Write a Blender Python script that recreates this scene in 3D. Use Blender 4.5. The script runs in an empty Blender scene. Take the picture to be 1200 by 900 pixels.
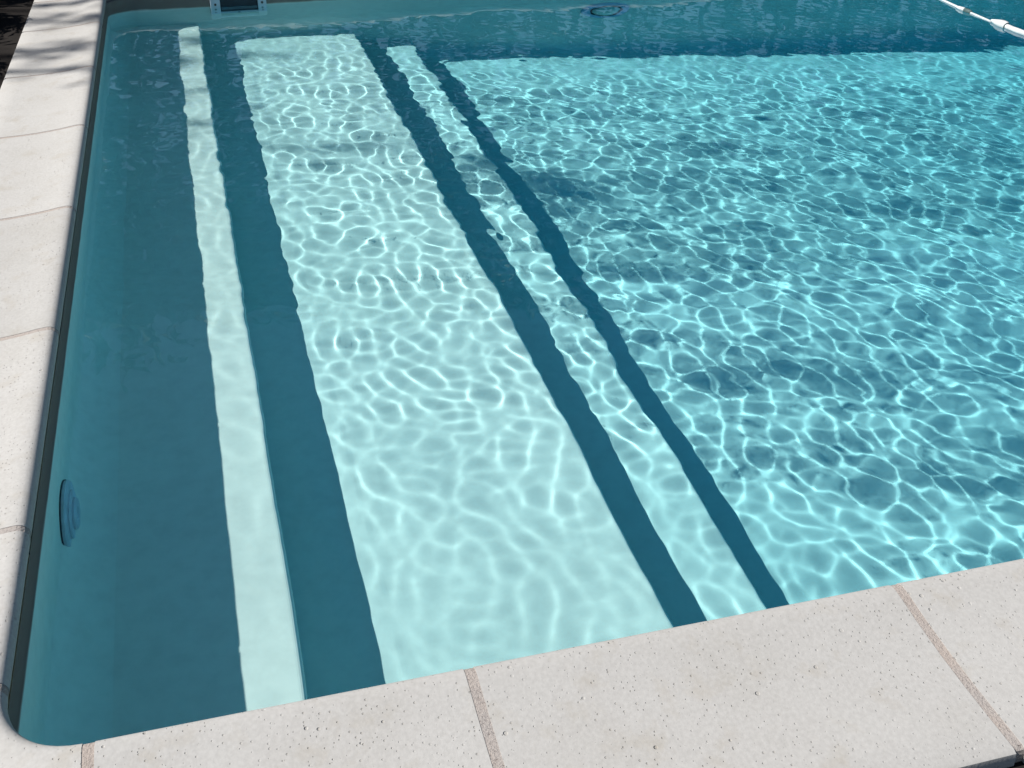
import bpy, bmesh, math, random
import numpy as np
from mathutils import Vector, Matrix

random.seed(7)
rng = np.random.default_rng(11)
sc = bpy.context.scene
COL = sc.collection
rad = math.radians

# ------------------------------------------------------------------ camera
S = 1.1                                   # metres per calibration unit
yaw, pit, rol = .2745, .5398, .0069
cam = bpy.data.cameras.new('camera')
cam.sensor_width = 36.0
cam.lens = 36.0 * 1319.5 / 1200.0
cam.clip_start = .02
cam.clip_end = 400
cam_ob = bpy.data.objects.new('camera', cam)
COL.objects.link(cam_ob)
f0 = Vector((math.sin(yaw) * math.cos(pit), math.cos(yaw) * math.cos(pit), -math.sin(pit)))
r0 = Vector((math.cos(yaw), -math.sin(yaw), 0))
u0 = r0.cross(f0)
r1 = math.cos(rol) * r0 + math.sin(rol) * u0
u1 = -math.sin(rol) * r0 + math.cos(rol) * u0
mw = Matrix((r1, u1, -f0)).transposed().to_4x4()
mw.translation = Vector((.3315 * S, -.9734 * S, 1.0 * S))
cam_ob.matrix_world = mw
sc.camera = cam_ob

# ------------------------------------------------------------------ sky and sun
SUN = Vector((1.024, -.164, -1.0)).normalized()      # the way the sunlight travels
world = bpy.data.worlds.new('World')
sc.world = world
world.use_nodes = True
wn = world.node_tree
sky = wn.nodes.new('ShaderNodeTexSky')
sky.sky_type = 'NISHITA'
sky.sun_disc = False
sky.dust_density = .25
sky.ozone_density = 1.0
sky.sun_elevation = math.asin(-SUN.z)
sky.sun_rotation = math.atan2(-SUN.x, -SUN.y)
wn.links.new(sky.outputs[0], wn.nodes['Background'].inputs[0])
wn.nodes['Background'].inputs[1].default_value = .05
sun = bpy.data.lights.new('sun', 'SUN')
sun.energy = 5.0
sun.angle = rad(.53)
sun.color = (1.0, .955, .89)
sun.cycles.is_caustics_light = True
sun_ob = bpy.data.objects.new('sun', sun)
COL.objects.link(sun_ob)
sun_ob.location = (-6, 3, 8)
sun_ob.rotation_euler = SUN.to_track_quat('-Z', 'Y').to_euler()

sc.view_settings.view_transform = 'Standard'
sc.view_settings.look = 'None'
sc.view_settings.exposure = 0.74
sc.view_settings.gamma = 1.0
sc.render.engine = 'CYCLES'
cy = sc.cycles
cy.max_bounces = 14
cy.diffuse_bounces = 5
cy.transmission_bounces = 10
cy.glossy_bounces = 4
cy.caustics_refractive = True
cy.caustics_reflective = True
cy.blur_glossy = 0.0
cy.sample_clamp_indirect = 6.0
cy.use_denoising = True
try:
    cy.denoiser = 'OPENIMAGEDENOISE'
except Exception:
    pass

# ------------------------------------------------------------------ dimensions (metres)
WL = -.0928 * S                            # water level, coping lip = 0
YF = 4.1249 * S                            # far wall
XR = 8.2                                   # right wall, out of the picture
RC = .118                                  # inner corner radius
XW = .010                                  # liner wall stands this far inside the lip line
E1, E2, E3 = .3662 * S, 1.0141 * S, 1.2746 * S
D1, D2, D3, D4 = [WL - d * S for d in (.2685, .4874, .7031, .8902)]
FSLOPE = .20
CW = .305                                  # coping width

# ------------------------------------------------------------------ helpers
def mesh_ob(name, verts, faces, mat=None, parent=None, smooth=False):
    me = bpy.data.meshes.new(name)
    me.from_pydata([tuple(v) for v in verts], [], faces)
    me.validate()
    me.update()
    if smooth:
        me.polygons.foreach_set('use_smooth', [True] * len(me.polygons))
    if mat:
        me.materials.append(mat)
    o = bpy.data.objects.new(name, me)
    COL.objects.link(o)
    if parent:
        o.parent = parent
    return o

def bm_ob(name, bm, mat=None, parent=None, smooth=False):
    bmesh.ops.recalc_face_normals(bm, faces=bm.faces[:])
    me = bpy.data.meshes.new(name)
    bm.to_mesh(me)
    bm.free()
    if smooth:
        me.polygons.foreach_set('use_smooth', [True] * len(me.polygons))
    if mat:
        me.materials.append(mat)
    o = bpy.data.objects.new(name, me)
    COL.objects.link(o)
    if parent:
        o.parent = parent
    return o

def empty(name, loc=(0, 0, 0)):
    o = bpy.data.objects.new(name, None)
    o.location = loc
    o.empty_display_size = .1
    COL.objects.link(o)
    return o

def tag(o, label=None, cat=None, group=None, kind=None):
    if label: o['label'] = label
    if cat: o['category'] = cat
    if group: o['group'] = group
    if kind: o['kind'] = kind
    return o

def nodes(name):
    m = bpy.data.materials.new(name)
    m.use_nodes = True
    nt = m.node_tree
    return m, nt, nt.nodes['Principled BSDF'], nt.nodes['Material Output']

def N(nt, t, **kw):
    n = nt.nodes.new(t)
    for k, v in kw.items():
        if hasattr(n, k):
            setattr(n, k, v)
        else:
            n.inputs[k].default_value = v
    return n

def ramp(nt, src, stops):
    r = nt.nodes.new('ShaderNodeValToRGB')
    el = r.color_ramp.elements
    while len(el) > 1:
        el.remove(el[-1])
    el[0].position, el[0].color = stops[0][0], (*stops[0][1], 1)
    for p, c in stops[1:]:
        e = el.new(p)
        e.color = (*c, 1)
    nt.links.new(src, r.inputs[0])
    return r.outputs[0]

def g3(v): return (v, v, v)

def mix(nt, fac, a, b, mode='MIX'):
    m = nt.nodes.new('ShaderNodeMix')
    m.data_type = 'RGBA'
    m.blend_type = mode
    for sock, v in ((m.inputs[0], fac), (m.inputs[6], a), (m.inputs[7], b)):
        if hasattr(v, 'is_linked') or hasattr(v, 'links'):
            nt.links.new(v, sock)
        elif isinstance(v, (int, float)):
            sock.default_value = v
        else:
            sock.default_value = (*v, 1)
    return m.outputs[2]

def obj_coord(nt):
    return nt.nodes.new('ShaderNodeTexCoord').outputs['Object']

def bump(nt, h, strength, dist, bsdf, prev=None):
    b = N(nt, 'ShaderNodeBump', Strength=strength, Distance=dist)
    nt.links.new(h, b.inputs['Height'])
    if prev: nt.links.new(prev, b.inputs['Normal'])
    nt.links.new(b.outputs[0], bsdf.inputs['Normal'])
    return b.outputs[0]

# ------------------------------------------------------------------ materials
def mat_liner():
    m, nt, b, _ = nodes('pool_liner')
    c = obj_coord(nt)
    n1 = N(nt, 'ShaderNodeTexNoise', Scale=2.2, Detail=4.0)
    nt.links.new(c, n1.inputs['Vector'])
    col = ramp(nt, n1.outputs[0], [(.3, (.612, .667, .624)), (.7, (.642, .697, .654))])
    n3 = N(nt, 'ShaderNodeTexNoise', Scale=26.0, Detail=5.0, Roughness=.65)
    nt.links.new(c, n3.inputs['Vector'])
    col = mix(nt, 1.0, col, ramp(nt, n3.outputs[0], [(.3, g3(.93)), (.55, g3(1.0)), (.75, g3(1.03))]), 'MULTIPLY')
    # darker grey-brown band on the liner above the water line
    sep = nt.nodes.new('ShaderNodeSeparateXYZ')
    nt.links.new(c, sep.inputs[0])
    n2 = N(nt, 'ShaderNodeTexNoise', Scale=9.0, Detail=5.0)
    nt.links.new(c, n2.inputs['Vector'])
    ad = N(nt, 'ShaderNodeMath', operation='MULTIPLY_ADD')
    nt.links.new(n2.outputs[0], ad.inputs[0])
    ad.inputs[1].default_value = .012
    nt.links.new(sep.outputs[2], ad.inputs[2])
    mr = N(nt, 'ShaderNodeMapRange')
    mr.inputs['From Min'].default_value = WL + .002
    mr.inputs['From Max'].default_value = WL + .012
    nt.links.new(ad.outputs[0], mr.inputs['Value'])
    col = mix(nt, mr.outputs[0], col, (.17, .165, .15))
    nt.links.new(col, b.inputs['Base Color'])
    b.inputs['Roughness'].default_value = .6
    b.inputs['Specular IOR Level'].default_value = 0.0
    return m

def mat_stone():
    m, nt, b, _ = nodes('cast_stone')
    c = obj_coord(nt)
    big = N(nt, 'ShaderNodeTexNoise', Scale=5.0, Detail=6.0, Roughness=.6)
    nt.links.new(c, big.inputs['Vector'])
    fine = N(nt, 'ShaderNodeTexNoise', Scale=160.0, Detail=3.0)
    nt.links.new(c, fine.inputs['Vector'])
    col = ramp(nt, big.outputs[0], [(.25, (.315, .307, .291)), (.5, (.348, .342, .332)), (.75, (.368, .364, .355))])
    col = mix(nt, .35, col, ramp(nt, fine.outputs[0], [(.3, (.29, .284, .273)), (.7, (.405, .40, .388))]))
    # air-bubble pits: many pin-pricks, a few larger holes
    def pits(scale, thr, size):
        vor = N(nt, 'ShaderNodeTexVoronoi', Scale=scale, Randomness=1.0)
        nt.links.new(c, vor.inputs['Vector'])
        sel = nt.nodes.new('ShaderNodeSeparateColor')
        nt.links.new(vor.outputs['Color'], sel.inputs[0])
        sz = N(nt, 'ShaderNodeMapRange')
        for k_, v_ in (('From Min', thr), ('From Max', 1.0), ('To Min', 0.0), ('To Max', size)):
            sz.inputs[k_].default_value = v_
        nt.links.new(sel.outputs[0], sz.inputs['Value'])
        sub = N(nt, 'ShaderNodeMath', operation='SUBTRACT')
        nt.links.new(vor.outputs['Distance'], sub.inputs[0])
        nt.links.new(sz.outputs[0], sub.inputs[1])
        return ramp(nt, sub.outputs[0], [(.0, g3(0)), (.07, g3(1))])
    hole = mix(nt, 1.0, pits(150.0, .38, .20), pits(62.0, .80, .16), 'MULTIPLY')
    pm = N(nt, 'ShaderNodeTexNoise', Scale=7.0, Detail=3.0)
    nt.links.new(c, pm.inputs['Vector'])
    hole = mix(nt, ramp(nt, pm.outputs[0], [(.40, g3(.75)), (.62, g3(0))]), hole, (1, 1, 1))
    # sparse rusty / grey stains
    st = N(nt, 'ShaderNodeTexNoise', Scale=14.0, Detail=5.0, Roughness=.65)
    nt.links.new(c, st.inputs['Vector'])
    stm = ramp(nt, st.outputs[0], [(.54, g3(0)), (.74, g3(.5))])
    col = mix(nt, stm, col, (.29, .265, .225))
    info = nt.nodes.new('ShaderNodeObjectInfo')
    tone = ramp(nt, info.outputs['Random'], [(0, g3(.95)), (1, g3(1.05))])
    col = mix(nt, 1.0, col, tone, 'MULTIPLY')
    holec = ramp(nt, hole, [(0, (.87, .85, .82)), (1, (1, 1, 1))])
    col = mix(nt, 1.0, col, holec, 'MULTIPLY')
    nt.links.new(col, b.inputs['Base Color'])
    b.inputs['Roughness'].default_value = .85
    b.inputs['Specular IOR Level'].default_value = .25
    p = bump(nt, fine.outputs[0], .25, .0015, b)
    bump(nt, hole, .75, .003, b, p)
    return m

def simple(name, color, rough=.5, spec=.5, noise=None):
    m, nt, b, _ = nodes(name)
    n1 = N(nt, 'ShaderNodeTexNoise', Scale=noise or 20.0, Detail=4.0)
    nt.links.new(obj_coord(nt), n1.inputs['Vector'])
    lo = tuple(v * .82 for v in color)
    hi = tuple(min(1, v * 1.12) for v in color)
    nt.links.new(ramp(nt, n1.outputs[0], [(.3, lo), (.7, hi)]), b.inputs['Base Color'])
    b.inputs['Roughness'].default_value = rough
    b.inputs['Specular IOR Level'].default_value = spec
    return m

def mat_water():
    m, nt, b, out = nodes('water')
    nt.nodes.remove(b)
    gl = N(nt, 'ShaderNodeBsdfGlass', IOR=1.333, Roughness=0.0)
    nt.links.new(gl.outputs[0], out.inputs['Surface'])
    return m

def mat_water_body():
    m, nt, b, out = nodes('water_body')
    nt.nodes.remove(b)
    ab = N(nt, 'ShaderNodeVolumeAbsorption', Density=1.0)
    # water takes out red first
    ab.inputs['Color'].default_value = (.34, .905, .99, 1)
    nt.links.new(ab.outputs[0], out.inputs['Volume'])
    return m

LINER = mat_liner()
STONE = mat_stone()
def mat_mortar():
    m, nt, b, _ = nodes('mortar')
    c = obj_coord(nt)
    n1 = N(nt, 'ShaderNodeTexNoise', Scale=260.0, Detail=4.0, Roughness=.7)
    nt.links.new(c, n1.inputs['Vector'])
    n2 = N(nt, 'ShaderNodeTexNoise', Scale=12.0, Detail=3.0)
    nt.links.new(c, n2.inputs['Vector'])
    col = ramp(nt, n1.outputs[0], [(.30, (.10, .085, .08)), (.42, (.285, .262, .25)), (.7, (.36, .335, .315))])
    col = mix(nt, ramp(nt, n2.outputs[0], [(.35, g3(0)), (.65, g3(.5))]), col, (.36, .30, .26))
    nt.links.new(col, b.inputs['Base Color'])
    b.inputs['Roughness'].default_value = .95
    b.inputs['Specular IOR Level'].default_value = .1
    bump(nt, n1.outputs[0], .9, .003, b)
    return m
MORTAR = mat_mortar()
WATER = mat_water()
WATER_BODY = mat_water_body()
WHITEP = simple('white_plastic', (.55, .64, .70), .35)
SOIL = simple('dark_soil', (.016, .014, .013), .95, .1, 30)

# ------------------------------------------------------------------ ground
def ring_ground():
    # one sheet to the horizon with the pool and its coping cut out
    o = -(CW - .03)
    inner = [(o, o), (XR - o, o), (XR - o, YF - o), (o, YF - o)]
    R = 150
    outer = [(-R, -R), (R, -R), (R, R), (-R, R)]
    z = -.042
    v = [(x, y, z) for x, y in inner] + [(x, y, z) for x, y in outer]
    f = [(i, (i + 1) % 4, 4 + (i + 1) % 4, 4 + i) for i in range(4)]
    return tag(mesh_ob('ground', v, [tuple(reversed(q)) for q in f], SOIL), kind='structure')
ring_ground()

# ------------------------------------------------------------------ pool shell
pool = empty('swimming_pool', (0, 0, 0))
tag(pool, 'pale lined rectangular swimming pool with three full width underwater steps', 'swimming pool')

def rrect(inset, r, seg=10):
    x0, y0, x1, y1 = inset, inset, XR - inset, YF - inset
    pts = []
    for cx, cy_, a0 in ((x0 + r, y0 + r, 180), (x1 - r, y0 + r, 270), (x1 - r, y1 - r, 0), (x0 + r, y1 - r, 90)):
        for i in range(seg + 1):
            a = rad(a0 + 90 * i / seg)
            pts.append((cx + r * math.cos(a), cy_ + r * math.sin(a)))
    return pts

def shell():
    ring = rrect(XW, RC)
    n = len(ring)
    zs = [-.045, WL, -.4, -1.0, -2.6]
    v = [(x, y, z) for z in zs for x, y in ring]
    f = []
    for k in range(len(zs) - 1):
        for i in range(n):
            j = (i + 1) % n
            f.append((k * n + i, k * n + n + i, k * n + n + j, k * n + j))
    o = mesh_ob('wall', v, f, LINER, pool, True)
    return o
wall = shell()

def step(x0, x1, ztop, r=.012):
    # a full-width block; its nosing is rounded a little
    y0, y1 = -.01, YF + .01
    prof = [(x0, ztop)]
    for i in range(6):
        a = rad(90 - 90 * i / 5)
        prof.append((x1 - r + r * math.cos(a), ztop - r + r * math.sin(a)))
    prof += [(x1, -2.4), (x0, -2.4)]
    n = len(prof)
    v = [(x, y0, z) for x, z in prof] + [(x, y1, z) for x, z in prof]
    f = [(i, n + i, n + (i + 1) % n, (i + 1) % n) for i in range(n)]
    f += [tuple(range(n)), tuple(reversed(range(n, 2 * n)))]
    return mesh_ob('step', v, f, LINER, pool)
s1 = step(-.02, E1, D1)
s2 = step(E1 - .004, E2, D2)
s3 = step(E2 - .004, E3, D3)

def floor():
    xs = [E3 - .004, E3 + .25, E3 + .8, 3.2, 4.5, 6.0, XR + .02]
    v, f = [], []
    for x in xs:
        z = D4 - max(0, min(x, 6.0) - (E3 + .18)) * FSLOPE
        v += [(x, -.02, z), (x, YF + .02, z)]
    for i in range(len(xs) - 1):
        f.append((2 * i, 2 * i + 2, 2 * i + 3, 2 * i + 1))
    return mesh_ob('pool_floor', v, f, LINER, pool, True)
fl = floor()
def cove(pts, r=.11, k=10):
    # concave strip where the wall turns into what lies under it; pts: (wall point, inward direction, base z)
    v, f = [], []
    for (x, y), d, z in pts:
        for i in range(k + 1):
            a = rad(90 * i / k)
            u, w = r * (1 - math.cos(a)) - .0020, r * (1 - math.sin(a)) - .0020
            v.append((x + d[0] * u, y + d[1] * u, z + w))
    for i in range(len(pts) - 1):
        for j in range(k):
            f.append((i * (k + 1) + j, i * (k + 1) + j + 1, (i + 1) * (k + 1) + j + 1, (i + 1) * (k + 1) + j))
    return mesh_ob('cove', v, f, LINER, pool, True)
zf = lambda x: D4 - max(0, min(x, 6.0) - (E3 + .18)) * FSLOPE
cl = cove([((XW, y), (1, 0), D1) for y in (RC, YF - RC)])
cf = cove([((x, YF - XW), (0, -1), zf(x)) for x in (E3, E3 + .25, E3 + .8, 3.2, 4.5, 6.0, XR - RC)], .12)
c2 = cove([((x, YF - XW), (0, -1), D2) for x in (E1, E2)], .05)
for o in (wall, s1, s2, s3, fl, cl, cf, c2):
    o.cycles.is_caustics_receiver = True

# ------------------------------------------------------------------ water
KAPPA = .75
def ripple_field(nx, ny, h, lx, ly, ang, bw, seed):
    # smooth random field with one dominant wavelength (lx along ang, ly across it), and its gradient
    g = np.random.default_rng(seed)
    px, py = 1 << (nx - 1).bit_length(), 1 << (ny - 1).bit_length()
    F = np.fft.fft2(g.standard_normal((px, py)))
    kx = np.fft.fftfreq(px, h)[:, None]
    ky = np.fft.fftfreq(py, h)[None, :]
    ka = kx * math.cos(ang) + ky * math.sin(ang)
    kb = -kx * math.sin(ang) + ky * math.cos(ang)
    q = np.sqrt((ka * lx) ** 2 + (kb * ly) ** 2)
    F *= np.exp(-((q - 1) / bw) ** 2)
    f = np.fft.ifft2(F).real
    sd = f.std()
    gx = np.fft.ifft2(F * (2j * math.pi * kx)).real / sd
    gy = np.fft.ifft2(F * (2j * math.pi * ky)).real / sd
    return (f / sd)[:nx, :ny], gx[:nx, :ny], gy[:nx, :ny]

def smooth(a, b, t):
    q = np.clip((t - a) / (b - a), 0, 1)
    return q * q * (3 - 2 * q)

def waves(X, Y, h):
    nx, ny = X.shape
    # depth of what the sunlight reaches from each point of the surface
    depth = np.interp(X, [-.1, .25, .30, .75, .85, .95, 1.1, 6.0], [.33, .33, .52, .52, .70, .88, 1.0, 1.9])
    curv = KAPPA * np.interp(X, [.75, 1.0], [.52, 1.0]) / (.25 * depth * 1.17)
    calm = 1 - .70 * smooth(1.75, .55, Y + .6 * np.maximum(X - .7, 0)) * smooth(1.5, .95, X)
    calm *= 1 - .6 * smooth(YF - .9, YF - .15, Y)
    calm *= 1 - .65 * smooth(.32, .2, X)
    H = np.zeros_like(X)
    for lx, ly, ang, bw, w, c, seed in ((.100, .20, rad(6), .38, .0095, .80, 1), (.090, .135, rad(62), .42, .0095, .52, 2), (.066, .09, rad(-35), .45, .009, .25, 3)):
        f, gx, gy = ripple_field(nx, ny, h, lx, ly, ang, bw, seed)
        g2 = gx * gx + gy * gy
        gm = math.sqrt(g2.mean())
        eps = w * np.sqrt(g2 + .15 * gm * gm)
        r = np.sqrt(f * f + eps * eps)            # ridge lines along the zeros of f
        H -= c * curv * calm * w * r / gm
    f, _, _ = ripple_field(nx, ny, h, .45, .6, rad(30), .4, 9)
    return H + f * .0009

def water():
    h = .006
    xs = np.arange(-.02, 5.0, h)
    ys = np.arange(-.02, YF + .021, h)
    X, Y = np.meshgrid(xs, ys, indexing='ij')
    Z = waves(X, Y, h)
    Z -= Z.mean()
    Z *= smooth(5.0, 4.8, X)
    ext = np.linspace(xs[-1], XR + .02, 12)[1:]
    xs = np.concatenate([xs, ext])
    Z = WL + np.concatenate([Z, np.zeros((len(ext), len(ys)))])
    nx, ny = len(xs), len(ys)
    X, Y = np.meshgrid(xs, ys, indexing='ij')
    top = np.stack([X, Y, Z], -1).reshape(-1, 3)
    idx = np.arange(nx * ny).reshape(nx, ny)
    q = np.stack([idx[:-1, :-1], idx[1:, :-1], idx[1:, 1:], idx[:-1, 1:]], -1).reshape(-1, 4)
    # closed body: skirts down to a bottom that lies under the pool floor
    zb = -2.5
    rim = np.concatenate([idx[:, 0], idx[-1, 1:], idx[-2::-1, -1], idx[0, -2:0:-1]])
    base = top[rim].copy()
    base[:, 2] = zb
    nb = len(rim)
    bi = nx * ny + np.arange(nb)
    sk = np.stack([rim, bi, np.roll(bi, -1), np.roll(rim, -1)], -1)
    verts = np.concatenate([top, base])
    me = bpy.data.meshes.new('water')
    nq = len(q) + len(sk)
    me.vertices.add(len(verts))
    me.vertices.foreach_set('co', verts.astype(np.float32).ravel())
    loops = np.concatenate([q.ravel(), sk.ravel(), bi[::-1]])
    me.loops.add(len(loops))
    me.loops.foreach_set('vertex_index', loops.astype(np.int32))
    me.polygons.add(nq + 1)
    starts = np.concatenate([np.arange(nq) * 4, [nq * 4]])
    me.polygons.foreach_set('loop_start', starts.astype(np.int32))
    me.update(calc_edges=True)
    sm = np.zeros(nq + 1, bool)
    sm[:len(q)] = True
    me.polygons.foreach_set('use_smooth', sm)
    me.materials.append(WATER)
    o = bpy.data.objects.new('water', me)
    COL.objects.link(o)
    o.cycles.is_caustics_caster = True
    tag(o, kind='structure')
    # the clear body of the water: it only takes up light on its way
    bm = bmesh.new()
    bmesh.ops.create_cube(bm, size=1)
    z0, z1 = -2.55, WL + .025
    for v in bm.verts:
        v.co = Vector(((v.co.x + .5) * (XR + .06) - .03, (v.co.y + .5) * (YF + .06) - .03, z0 + (v.co.z + .5) * (z1 - z0)))
    bm_ob('water_body', bm, WATER_BODY, o)
water()

# ------------------------------------------------------------------ coping
coping = empty('pool_coping', (0, 0, 0))
tag(coping, 'pale cast stone coping with rounded raised lip running round the pool edge', 'coping')
# profile: u outwards from the lip line, z
PROF = [(.03, -.045), (.014, -.040)]
for i in range(9):                                   # the nose, from its underside to the crest
    a = rad(-85 + 175 * i / 8)
    PROF.append((.0125 - .018 * math.cos(a), -.013 + .018 * math.sin(a)))
PROF += [(.022, .0044), (.034, .0030), (.050, .0002), (.072, -.0035), (.10, -.007), (.14, -.0115), (.19, -.0150), (.24, -.0172), (CW - .008, -.019),
         (CW - .002, -.022), (CW, -.028), (CW, -.105), (.03, -.105)]

def coping_piece(frames):
    # frames: list of (inner xy, outward dir, width scale)
    n = len(PROF)
    v, f = [], []
    for (p, d, w) in frames:
        for (u, z) in PROF:
            uu = u if u < .1 else .1 + (u - .1) * w
            v.append((p[0] + d[0] * uu, p[1] + d[1] * uu, z))
    for k in range(len(frames) - 1):
        for i in range(n):
            j = (i + 1) % n
            f.append((k * n + i, k * n + j, k * n + n + j, k * n + n + i))
    f.append(tuple(range(n)))
    f.append(tuple(reversed(range((len(frames) - 1) * n, len(frames) * n))))
    o = mesh_ob('coping_stone', v, f, STONE, coping)
    bm = bmesh.new()
    bm.from_mesh(o.data)
    bmesh.ops.recalc_face_normals(bm, faces=bm.faces[:])
    for fc in bm.faces:
        fc.smooth = len(fc.verts) == 4
    for e in bm.edges:
        if len(e.link_faces) == 2 and e.calc_face_angle(0) > rad(38):
            e.smooth = False
    bm.to_mesh(o.data)
    bm.free()
    return o

GAP = .015
def run(a, b, fn):
    ts = [a, a + .004] + [a + .004 + (b - a - .008) * i / 3 for i in range(1, 3)] + [b - .004, b]
    coping_piece([(fn(t)[0], fn(t)[1], 1) for t in ts])
def mortar(a, b, fn):
    n = len(PROF)
    v = []
    for t in (a - .001, b + .001):
        p, d = fn(t)
        for (u, z) in PROF:
            zz = z - .0007 if z > -.03 else z
            uu = u + (.0008 if u < .02 else 0) - (.004 if u > .29 else 0)
            v.append((p[0] + d[0] * uu, p[1] + d[1] * uu, zz))
    f = [(i, (i + 1) % n, n + (i + 1) % n, n + i) for i in range(n)]
    f += [tuple(range(n)), tuple(reversed(range(n, 2 * n)))]
    mesh_ob('mortar_joint', v, f, MORTAR, coping)
side_near = lambda t: ((t, 0), (0, -1))
LSH = .012                                 # the left stones sit a little further in
side_left = lambda t: ((LSH, t), (-1, 0))
side_far = lambda t: ((t, YF), (0, 1))
side_right = lambda t: ((XR, t), (1, 0))
def joints(js, fn):
    for a, b in zip(js[:-1], js[1:]):
        run(a + GAP / 2, b - GAP / 2, fn)
    for a in js:
        mortar(a - GAP / 2, a + GAP / 2, fn)
jn = [RC + GAP / 2, .608]
while jn[-1] + .642 < XR - .3: jn.append(jn[-1] + .642)
jn.append(XR - RC - GAP / 2)
joints(jn, side_near)
jl = [RC + GAP / 2, .468]
while jl[-1] + .6806 < YF - .3: jl.append(jl[-1] + .6806)
jl.append(YF - RC - GAP / 2)
joints(jl, side_left)
jf = [RC + GAP / 2]
while jf[-1] + .66 < XR - .3: jf.append(jf[-1] + .66)
jf.append(XR - RC - GAP / 2)
joints(jf, side_far)
joints([RC + GAP / 2 + (YF - 2 * RC - GAP) * i / 7 for i in range(8)], side_right)
def corner(cx, cy_, a0):
    fr = []
    for i in range(13):
        a = rad(a0 + 90 * i / 12)
        d = (math.cos(a), math.sin(a))
        p = (cx + RC * d[0] + (LSH * d[0] ** 2 if d[0] < 0 else 0), cy_ + RC * d[1])
        # outwards the piece runs to a square corner
        reach = (RC + CW) / max(abs(d[0]), abs(d[1])) - RC
        fr.append((p, d, (reach - .1) / (CW - .1)))
    if True:
        g = GAP / 2
        fr[0] = ((fr[0][0][0], fr[0][0][1]), fr[0][1], fr[0][2])
    coping_piece(fr)
corner(RC, RC, 180)
corner(XR - RC, RC, 270)
corner(XR - RC, YF - RC, 0)
corner(RC, YF - RC, 90)


# ------------------------------------------------------------------ pool fittings (parts of the pool)
def box(bm, c, d, bev=0):
    r = bmesh.ops.create_cube(bm, size=1)
    for v in r['verts']:
        v.co = Vector((c[0] + v.co.x * d[0], c[1] + v.co.y * d[1], c[2] + v.co.z * d[2]))
    if bev:
        es = list({e for v in r['verts'] for e in v.link_edges})
        bmesh.ops.bevel(bm, geom=es, offset=bev, segments=2, profile=.5, affect='EDGES')

def lathe(bm, prof, origin, axis, up=(0, 0, 1), seg=40):
    # prof: (radius, height along axis)
    ax = Vector(axis).normalized()
    e1 = Vector(up).cross(ax).normalized()
    e2 = ax.cross(e1)
    o = Vector(origin)
    rings = []
    for r, hgt in prof:
        rings.append([bm.verts.new(o + ax * hgt + (e1 * math.cos(2 * math.pi * i / seg) + e2 * math.sin(2 * math.pi * i / seg)) * max(r, 1e-4)) for i in range(seg)])
    for a, b in zip(rings[:-1], rings[1:]):
        for i in range(seg):
            j = (i + 1) % seg
            bm.faces.new((a[i], a[j], b[j], b[i]))
    bm.faces.new(rings[0][::-1])
    bm.faces.new(rings[-1])

BLUEP = simple('pale_blue_plastic', (.40, .50, .58), .4)
LIGHTP = simple('blue_plastic_rim', (.22, .42, .60), .4)
DARKP = simple('dark_opening', (.015, .03, .045), .6, .3)
SCREW = simple('screw_steel', (.03, .03, .03), .4)
yw = YF - XW
# skimmer: face frame round a dark mouth
sk = None
bm = bmesh.new()
x0, x1, zt, zb = .465, .722, -.050, -.228
for c, d in (((x0 + .022, yw - .006, (zt + zb) / 2), (.044, .014, zt - zb)),
             ((x1 - .012 - .008, yw - .006, (zt + zb) / 2), (.040, .014, zt - zb)),
             (((x0 + x1) / 2 + .002, yw - .006, zb + .016), (x1 - x0 - .086, .014, .032)),
             (((x0 + x1) / 2 + .002, yw - .006, zt - .004), (x1 - x0 - .086, .014, .008))):
    box(bm, c, d, .002)
sk = bm_ob('skimmer', bm, BLUEP, pool)
bm = bmesh.new()
box(bm, ((x0 + x1) / 2 + .002, yw - .001, (zt + zb) / 2 + .012), (x1 - x0 - .082, .006, zt - zb - .03))
bm_ob('skimmer_mouth', bm, DARKP, sk)
bm = bmesh.new()
box(bm, ((x0 + x1) / 2 + .002, yw - .007, WL - .035), (x1 - x0 - .09, .006, .055), .002)
bm_ob('skimmer_flap', bm, simple('flap_plastic', (.05, .10, .14), .5), sk)
for px, pz in ((x0 + .022, -.09), (x0 + .022, -.145), (x0 + .022, -.20), (x1 - .02, -.09), (x1 - .02, -.145), (x1 - .02, -.20), ((x0 + x1) / 2, -.214)):
    bm = bmesh.new()
    lathe(bm, [(.0055, 0), (.0055, .003), (.002, .0045)], (px, yw - .0125, pz), (0, -1, 0), seg=12)
    bm_ob('screw', bm, SCREW, sk)

# underwater light in the far wall
bm = bmesh.new()
lathe(bm, [(.133, 0), (.133, .008), (.126, .016), (.092, .022), (.084, .018)], (2.425, yw + .002, -.60), (0, -1, 0))
lt = bm_ob('underwater_light', bm, LIGHTP, pool, True)
bm = bmesh.new()
lathe(bm, [(.080, .010), (.078, .020), (.055, .032), (.02, .037)], (2.425, yw, -.60), (0, -1, 0))
bm_ob('lens', bm, simple('lens_glass', (.40, .55, .52), .25), lt, True)
bm = bmesh.new()
lathe(bm, [(.088, .0175), (.088, .0215), (.081, .0215), (.081, .0175)], (2.425, yw, -.60), (0, -1, 0))
bm_ob('seal_ring', bm, DARKP, lt)

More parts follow.
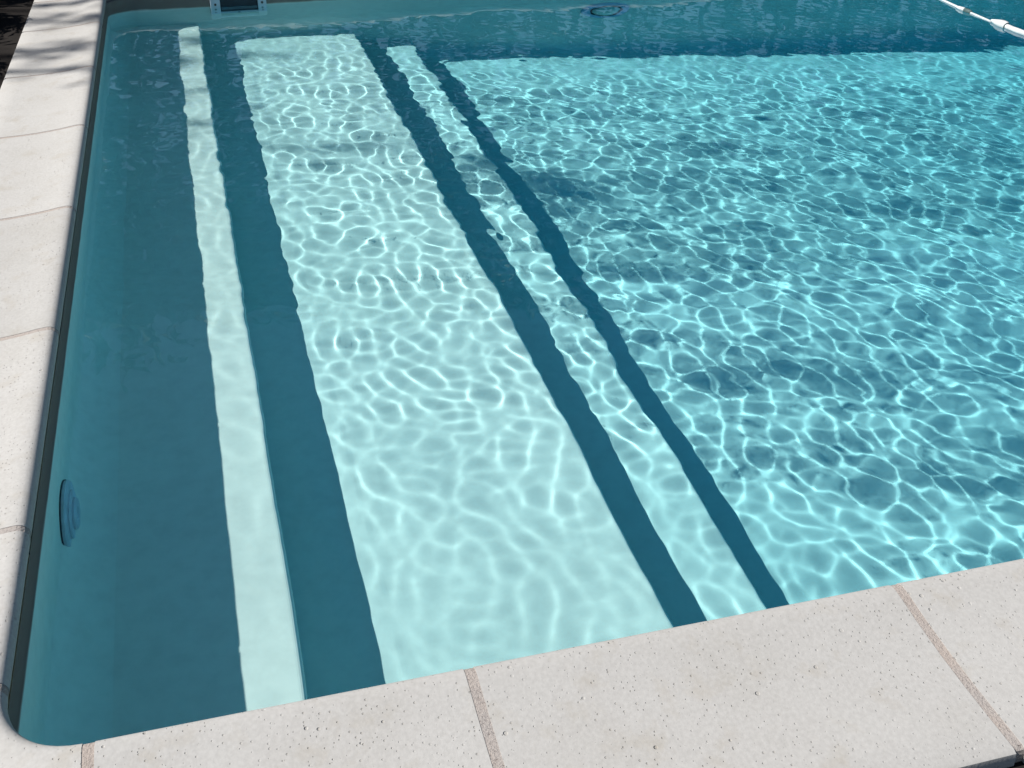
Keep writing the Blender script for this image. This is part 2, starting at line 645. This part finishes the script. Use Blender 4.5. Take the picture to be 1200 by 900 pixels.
# return inlet low in the left wall
ic = (XW - .002, .80, -.315)
bm = bmesh.new()
lathe(bm, [(.088, 0), (.088, .010), (.084, .014), (.064, .014)], ic, (1, 0, 0))
il = bm_ob('return_inlet', bm, BLUEP, pool)
bm = bmesh.new()
lathe(bm, [(.063, .010), (.063, .017), (.060, .019), (.043, .019)], ic, (1, 0, 0))
bm_ob('nozzle_ring', bm, BLUEP, il)
bm = bmesh.new()
lathe(bm, [(.042, .013), (.042, .023), (.038, .026), (.018, .026), (.016, .022)], ic, (1, 0, 0))
bm_ob('nozzle', bm, BLUEP, il)
bm = bmesh.new()
lathe(bm, [(.0905, .001), (.0905, .005), (.0885, .005)], ic, (1, 0, 0))  # dark-coloured ring standing in for the shadow gap at the flange edge
bm_ob('flange_shadow_ring', bm, DARKP, il)
for o in list(pool.children_recursive):
    if o.type == 'MESH':
        o.cycles.is_caustics_receiver = True

# ------------------------------------------------------------------ floating cleaner hose
HOSEM = simple('white_hose', (.50, .50, .51), .45)
HOSED = simple('hose_weight', (.05, .08, .08), .6)
def tube(name, pts, radii, mat, parent, seg=14):
    v, f = [], []
    n = len(pts)
    for i, p in enumerate(pts):
        a, b = pts[max(i - 1, 0)], pts[min(i + 1, n - 1)]
        t = (Vector(b) - Vector(a)).normalized()
        e1 = t.cross(Vector((0, 0, 1))).normalized()
        if e1.length < .5: e1 = Vector((1, 0, 0))
        e2 = e1.cross(t)
        for j in range(seg):
            an = 2 * math.pi * j / seg
            v.append(Vector(p) + (e1 * math.cos(an) + e2 * math.sin(an)) * radii[i])
    for i in range(n - 1):
        for j in range(seg):
            k = (j + 1) % seg
            f.append((i * seg + j, i * seg + k, (i + 1) * seg + k, (i + 1) * seg + j))
    f.append(tuple(range(seg)))
    f.append(tuple(reversed(range((n - 1) * seg, n * seg))))
    return mesh_ob(name, v, f, mat, parent, True)
hose = empty('floating_hose', (3.86, 3.2, WL))
tag(hose, 'white floating pool hose with cone coupling lying on the water', 'hose')
hose_parts = []
yy = np.linspace(3.265, 1.6, 60)
pts = [(3.855 + .24 * ((3.265 - y) / .8) ** 2 - .02 * math.sin((3.265 - y) * 3), y, WL + .006) for y in yy]
rr = [.0115 + (.0008 if i % 2 else 0) for i in range(60)]
hose_parts.append(tube('hose_section', pts, rr, HOSEM, hose))
hose_parts.append(tube('coupling', [(3.856, y, WL + .008) for y in (3.262, 3.268, 3.285, 3.30, 3.335, 3.37)], [.014, .019, .0195, .0185, .013, .006], HOSEM, hose))
hose_parts.append(tube('seal_ring', [(3.8555, 3.258, WL + .007), (3.8555, 3.264, WL + .007)], [.0150, .0150], HOSED, hose))
pts = [(3.857 + .016 * (y - 3.37) / .18 + .03 * max(0, y - 3.6), y, WL + .0015) for y in np.linspace(3.36, 4.40, 30)]
hose_parts.append(tube('leader_hose', pts, [.0055] * 30, HOSEM, hose))
hose_parts.append(tube('hose_weight', [(3.8735, y, WL + .004) for y in (3.545, 3.552, 3.57, 3.59, 3.598)], [.007, .010, .011, .010, .007], HOSED, hose))
hose_parts.append(tube('collar', [(3.8755, y, WL + .004) for y in (3.60, 3.606, 3.64, 3.66)], [.008, .010, .008, .006], HOSEM, hose))
for o in hose_parts:
    o.matrix_parent_inverse = Matrix.Translation((-3.86, -3.2, -WL))

# ------------------------------------------------------------------ planting
LEAF = simple('leaf_green', (.035, .065, .022), .55, .35, 3.0)
LEAFD = simple('leaf_dark', (.022, .042, .018), .5, .35, 3.0)
BARK = simple('bark', (.08, .06, .045), .9, .2, 25)
def leaves(name, P, size, mat, parent, seed):
    g = np.random.default_rng(seed)
    n = len(P)
    d = g.normal(size=(n, 3)); d /= np.linalg.norm(d, axis=1)[:, None]
    u = g.normal(size=(n, 3)); u -= d * (u * d).sum(1)[:, None]; u /= np.linalg.norm(u, axis=1)[:, None]
    w = np.cross(d, u)
    sz = size * g.uniform(.6, 1.3, n)[:, None]
    # a folded pointed leaf: base, two sides, tip, bent along its midrib
    base, tip = P, P + u * sz
    mid = P + u * sz * .45
    a = mid + w * sz * .26 + d * sz * .08
    b = mid - w * sz * .26 + d * sz * .08
    V = np.stack([base, a, tip, b], 1).reshape(-1, 3)
    i = np.arange(n)[:, None] * 4
    F = np.concatenate([i + [0, 1, 2], i + [0, 2, 3]])
    return mesh_ob(name, V, F.tolist(), mat, parent)

def hedge(loc, size, n, label, seed, leaf):
    root = empty('hedge', loc)
    tag(root, label, 'hedge')
    g = np.random.default_rng(seed)
    P = g.uniform(size=(n, 3))
    # most leaves near the clipped faces, bulging unevenly
    face = g.integers(0, 5, n)
    t = np.abs(g.normal(size=n)) * .13
    for ax, val, fc in ((0, 0, 0), (0, 1, 1), (1, 0, 2), (1, 1, 3), (2, 1, 4)):
        k = face == fc
        P[k, ax] = val + (t[k] if val == 0 else -t[k])
    P = (P - [.5, .5, 0]) * size
    P += .10 * np.sin(P[:, [1, 2, 0]] * 3.1 + [0, 1, 2]) + .05 * np.sin(P[:, [2, 0, 1]] * 9)
    P[:, 2] = np.maximum(P[:, 2], .02)
    leaves('foliage', P, leaf, LEAF, root, seed)
    for i in range(int(max(size[0], size[1]) / .6)):
        q = -.5 + (i + .5) / int(max(size[0], size[1]) / .6)
        x, y = (q * size[0], 0) if size[0] > size[1] else (0, q * size[1])
        tube('stem', [(x, y, -.02), (x + .03, y + .02, size[2] * .5), (x, y + .05, size[2] * .85)], [.03, .022, .008], BARK, root, 7)
    return root
GZ = -.042
hedge((-3.6, 2.0, GZ), (.9, 11.0, 1.55), 26000, 'long clipped hedge on the soil left of the pool', 21, .09)
hedge((3.5, YF + 2.4, GZ), (15.0, 1.0, 2.7), 46000, 'tall clipped hedge beyond the skimmer end of the pool', 22, .15)

def shrub(loc, r, h, n, label, seed):
    root = empty('shrub', loc)
    tag(root, label, 'shrub', 'low shrubs beside the coping')
    g = np.random.default_rng(seed)
    d = g.normal(size=(n, 3)); d /= np.linalg.norm(d, axis=1)[:, None]
    P = d * (g.uniform(.35, 1, n) ** .5)[:, None] * [r, r, h * .5] + [0, 0, h * .5]
    P += .06 * np.sin(P[:, [1, 2, 0]] * 14)
    P[:, 2] = np.maximum(P[:, 2], .015)
    leaves('foliage', P, .06, LEAFD, root, seed)
    for k in range(5):
        a = k * 1.26
        tube('stem', [(0, 0, -.02), (.3 * r * math.cos(a), .3 * r * math.sin(a), h * .45), (.6 * r * math.cos(a), .6 * r * math.sin(a), h * .75)], [.012, .009, .004], BARK, root, 6)
for k, (x, y, r, h) in enumerate(((-.72, 4.75, .33, .30), (-.78, 4.05, .36, .26), (-.80, 3.35, .34, .24))):
    shrub((x, y, GZ), r, h, 1500, 'dark low leafy shrub growing along the outer edge of the coping', 40 + k)

# the tree whose branch tips shade the coping
tree = empty('garden_tree', (-8.7, 5.0, GZ))
tag(tree, 'leafy tree standing on the soil behind the long clipped hedge', 'tree')
TO = Vector((-8.7, 5.0, GZ))
up = -SUN / -SUN.z                          # towards the sun, one metre higher per unit
tube('trunk', [(0, 0, -.05), (.03, .02, 1.0), (-.02, .04, 2.4), (.10, -.03, 4.0), (.15, -.05, 5.2), (.1, 0, 6.6)], [.19, .16, .14, .11, .07, .02], BARK, tree, 12)
LP = []
gt = np.random.default_rng(77)
def limb(foot, s0, s1, r0, start, dens):
    # foot: where the shadow of the limb falls on the level of the coping
    pts, n = [Vector(start)], len(foot)
    for i, (x, y) in enumerate(foot):
        s_ = s0 + (s1 - s0) * i / (n - 1)
        pts.append(Vector((x, y, -.02)) + up * s_ - TO)
    fine = []
    for a, b in zip(pts[:-1], pts[1:]):
        for t in (0, .25, .5, .75):
            q = a.lerp(b, t)
            fine.append(q + Vector(gt.normal(size=3) * .012))
    fine.append(pts[-1])
    m = len(fine)
    tube('limb', fine, [r0 * (1 - .75 * i / (m - 1)) for i in range(m)], BARK, tree, 8)
    for q in fine[4:]:
        for _ in range(dens):
            LP.append(np.array(q) + gt.normal(size=3) * [.10, .05, .05])
    return fine
limb([(-.75, 3.42), (-.26, 3.28), (.08, 3.13), (.36, 3.01), (.80, 3.0)], 6.4, 5.9, .034, (.1, -.03, 4.6), 3)
limb([(-.95, 3.72), (-.27, 3.57), (-.12, 3.49), (.02, 3.45)], 6.1, 5.9, .040, (.1, -.03, 4.3), 5)
limb([(-.95, 4.22), (-.25, 4.08), (-.10, 3.92)], 6.5, 6.3, .038, (.12, -.04, 4.9), 7)
limb([(-.95, 4.55), (-.22, 4.34), (.13, 4.30), (.33, 4.20)], 6.7, 6.4, .032, (.14, -.05, 5.1), 4)
for k in range(70):                          # leaf clump at the tip that shades the deep floor
    LP.append(np.array(Vector((.88, 3.0, -.02)) + up * 5.9 - TO) + gt.normal(size=3) * [.06, .06, .05])
for k in range(12):
    a = k * 2.4
    e = Vector((1.0 * math.cos(a) - .5, 1.8 * math.sin(a), 4.6 + 1.8 * ((k * .37) % 1)))
    tube('limb', [(.05, -.02, 3.2 + .14 * k), tuple(e * .5 + Vector((0, 0, 2.0))), tuple(e)], [.05, .035, .012], BARK, tree, 7)
    for _ in range(16):
        c = e + Vector(gt.normal(size=3) * [.35, .5, .35])
        if (c + TO).x + 1.024 * (c + TO).z > -.95: continue
        for _ in range(34):
            LP.append(np.array(c) + gt.normal(size=3) * .14)
leaves('crown', np.array(LP), .095, LEAF, tree, 5)
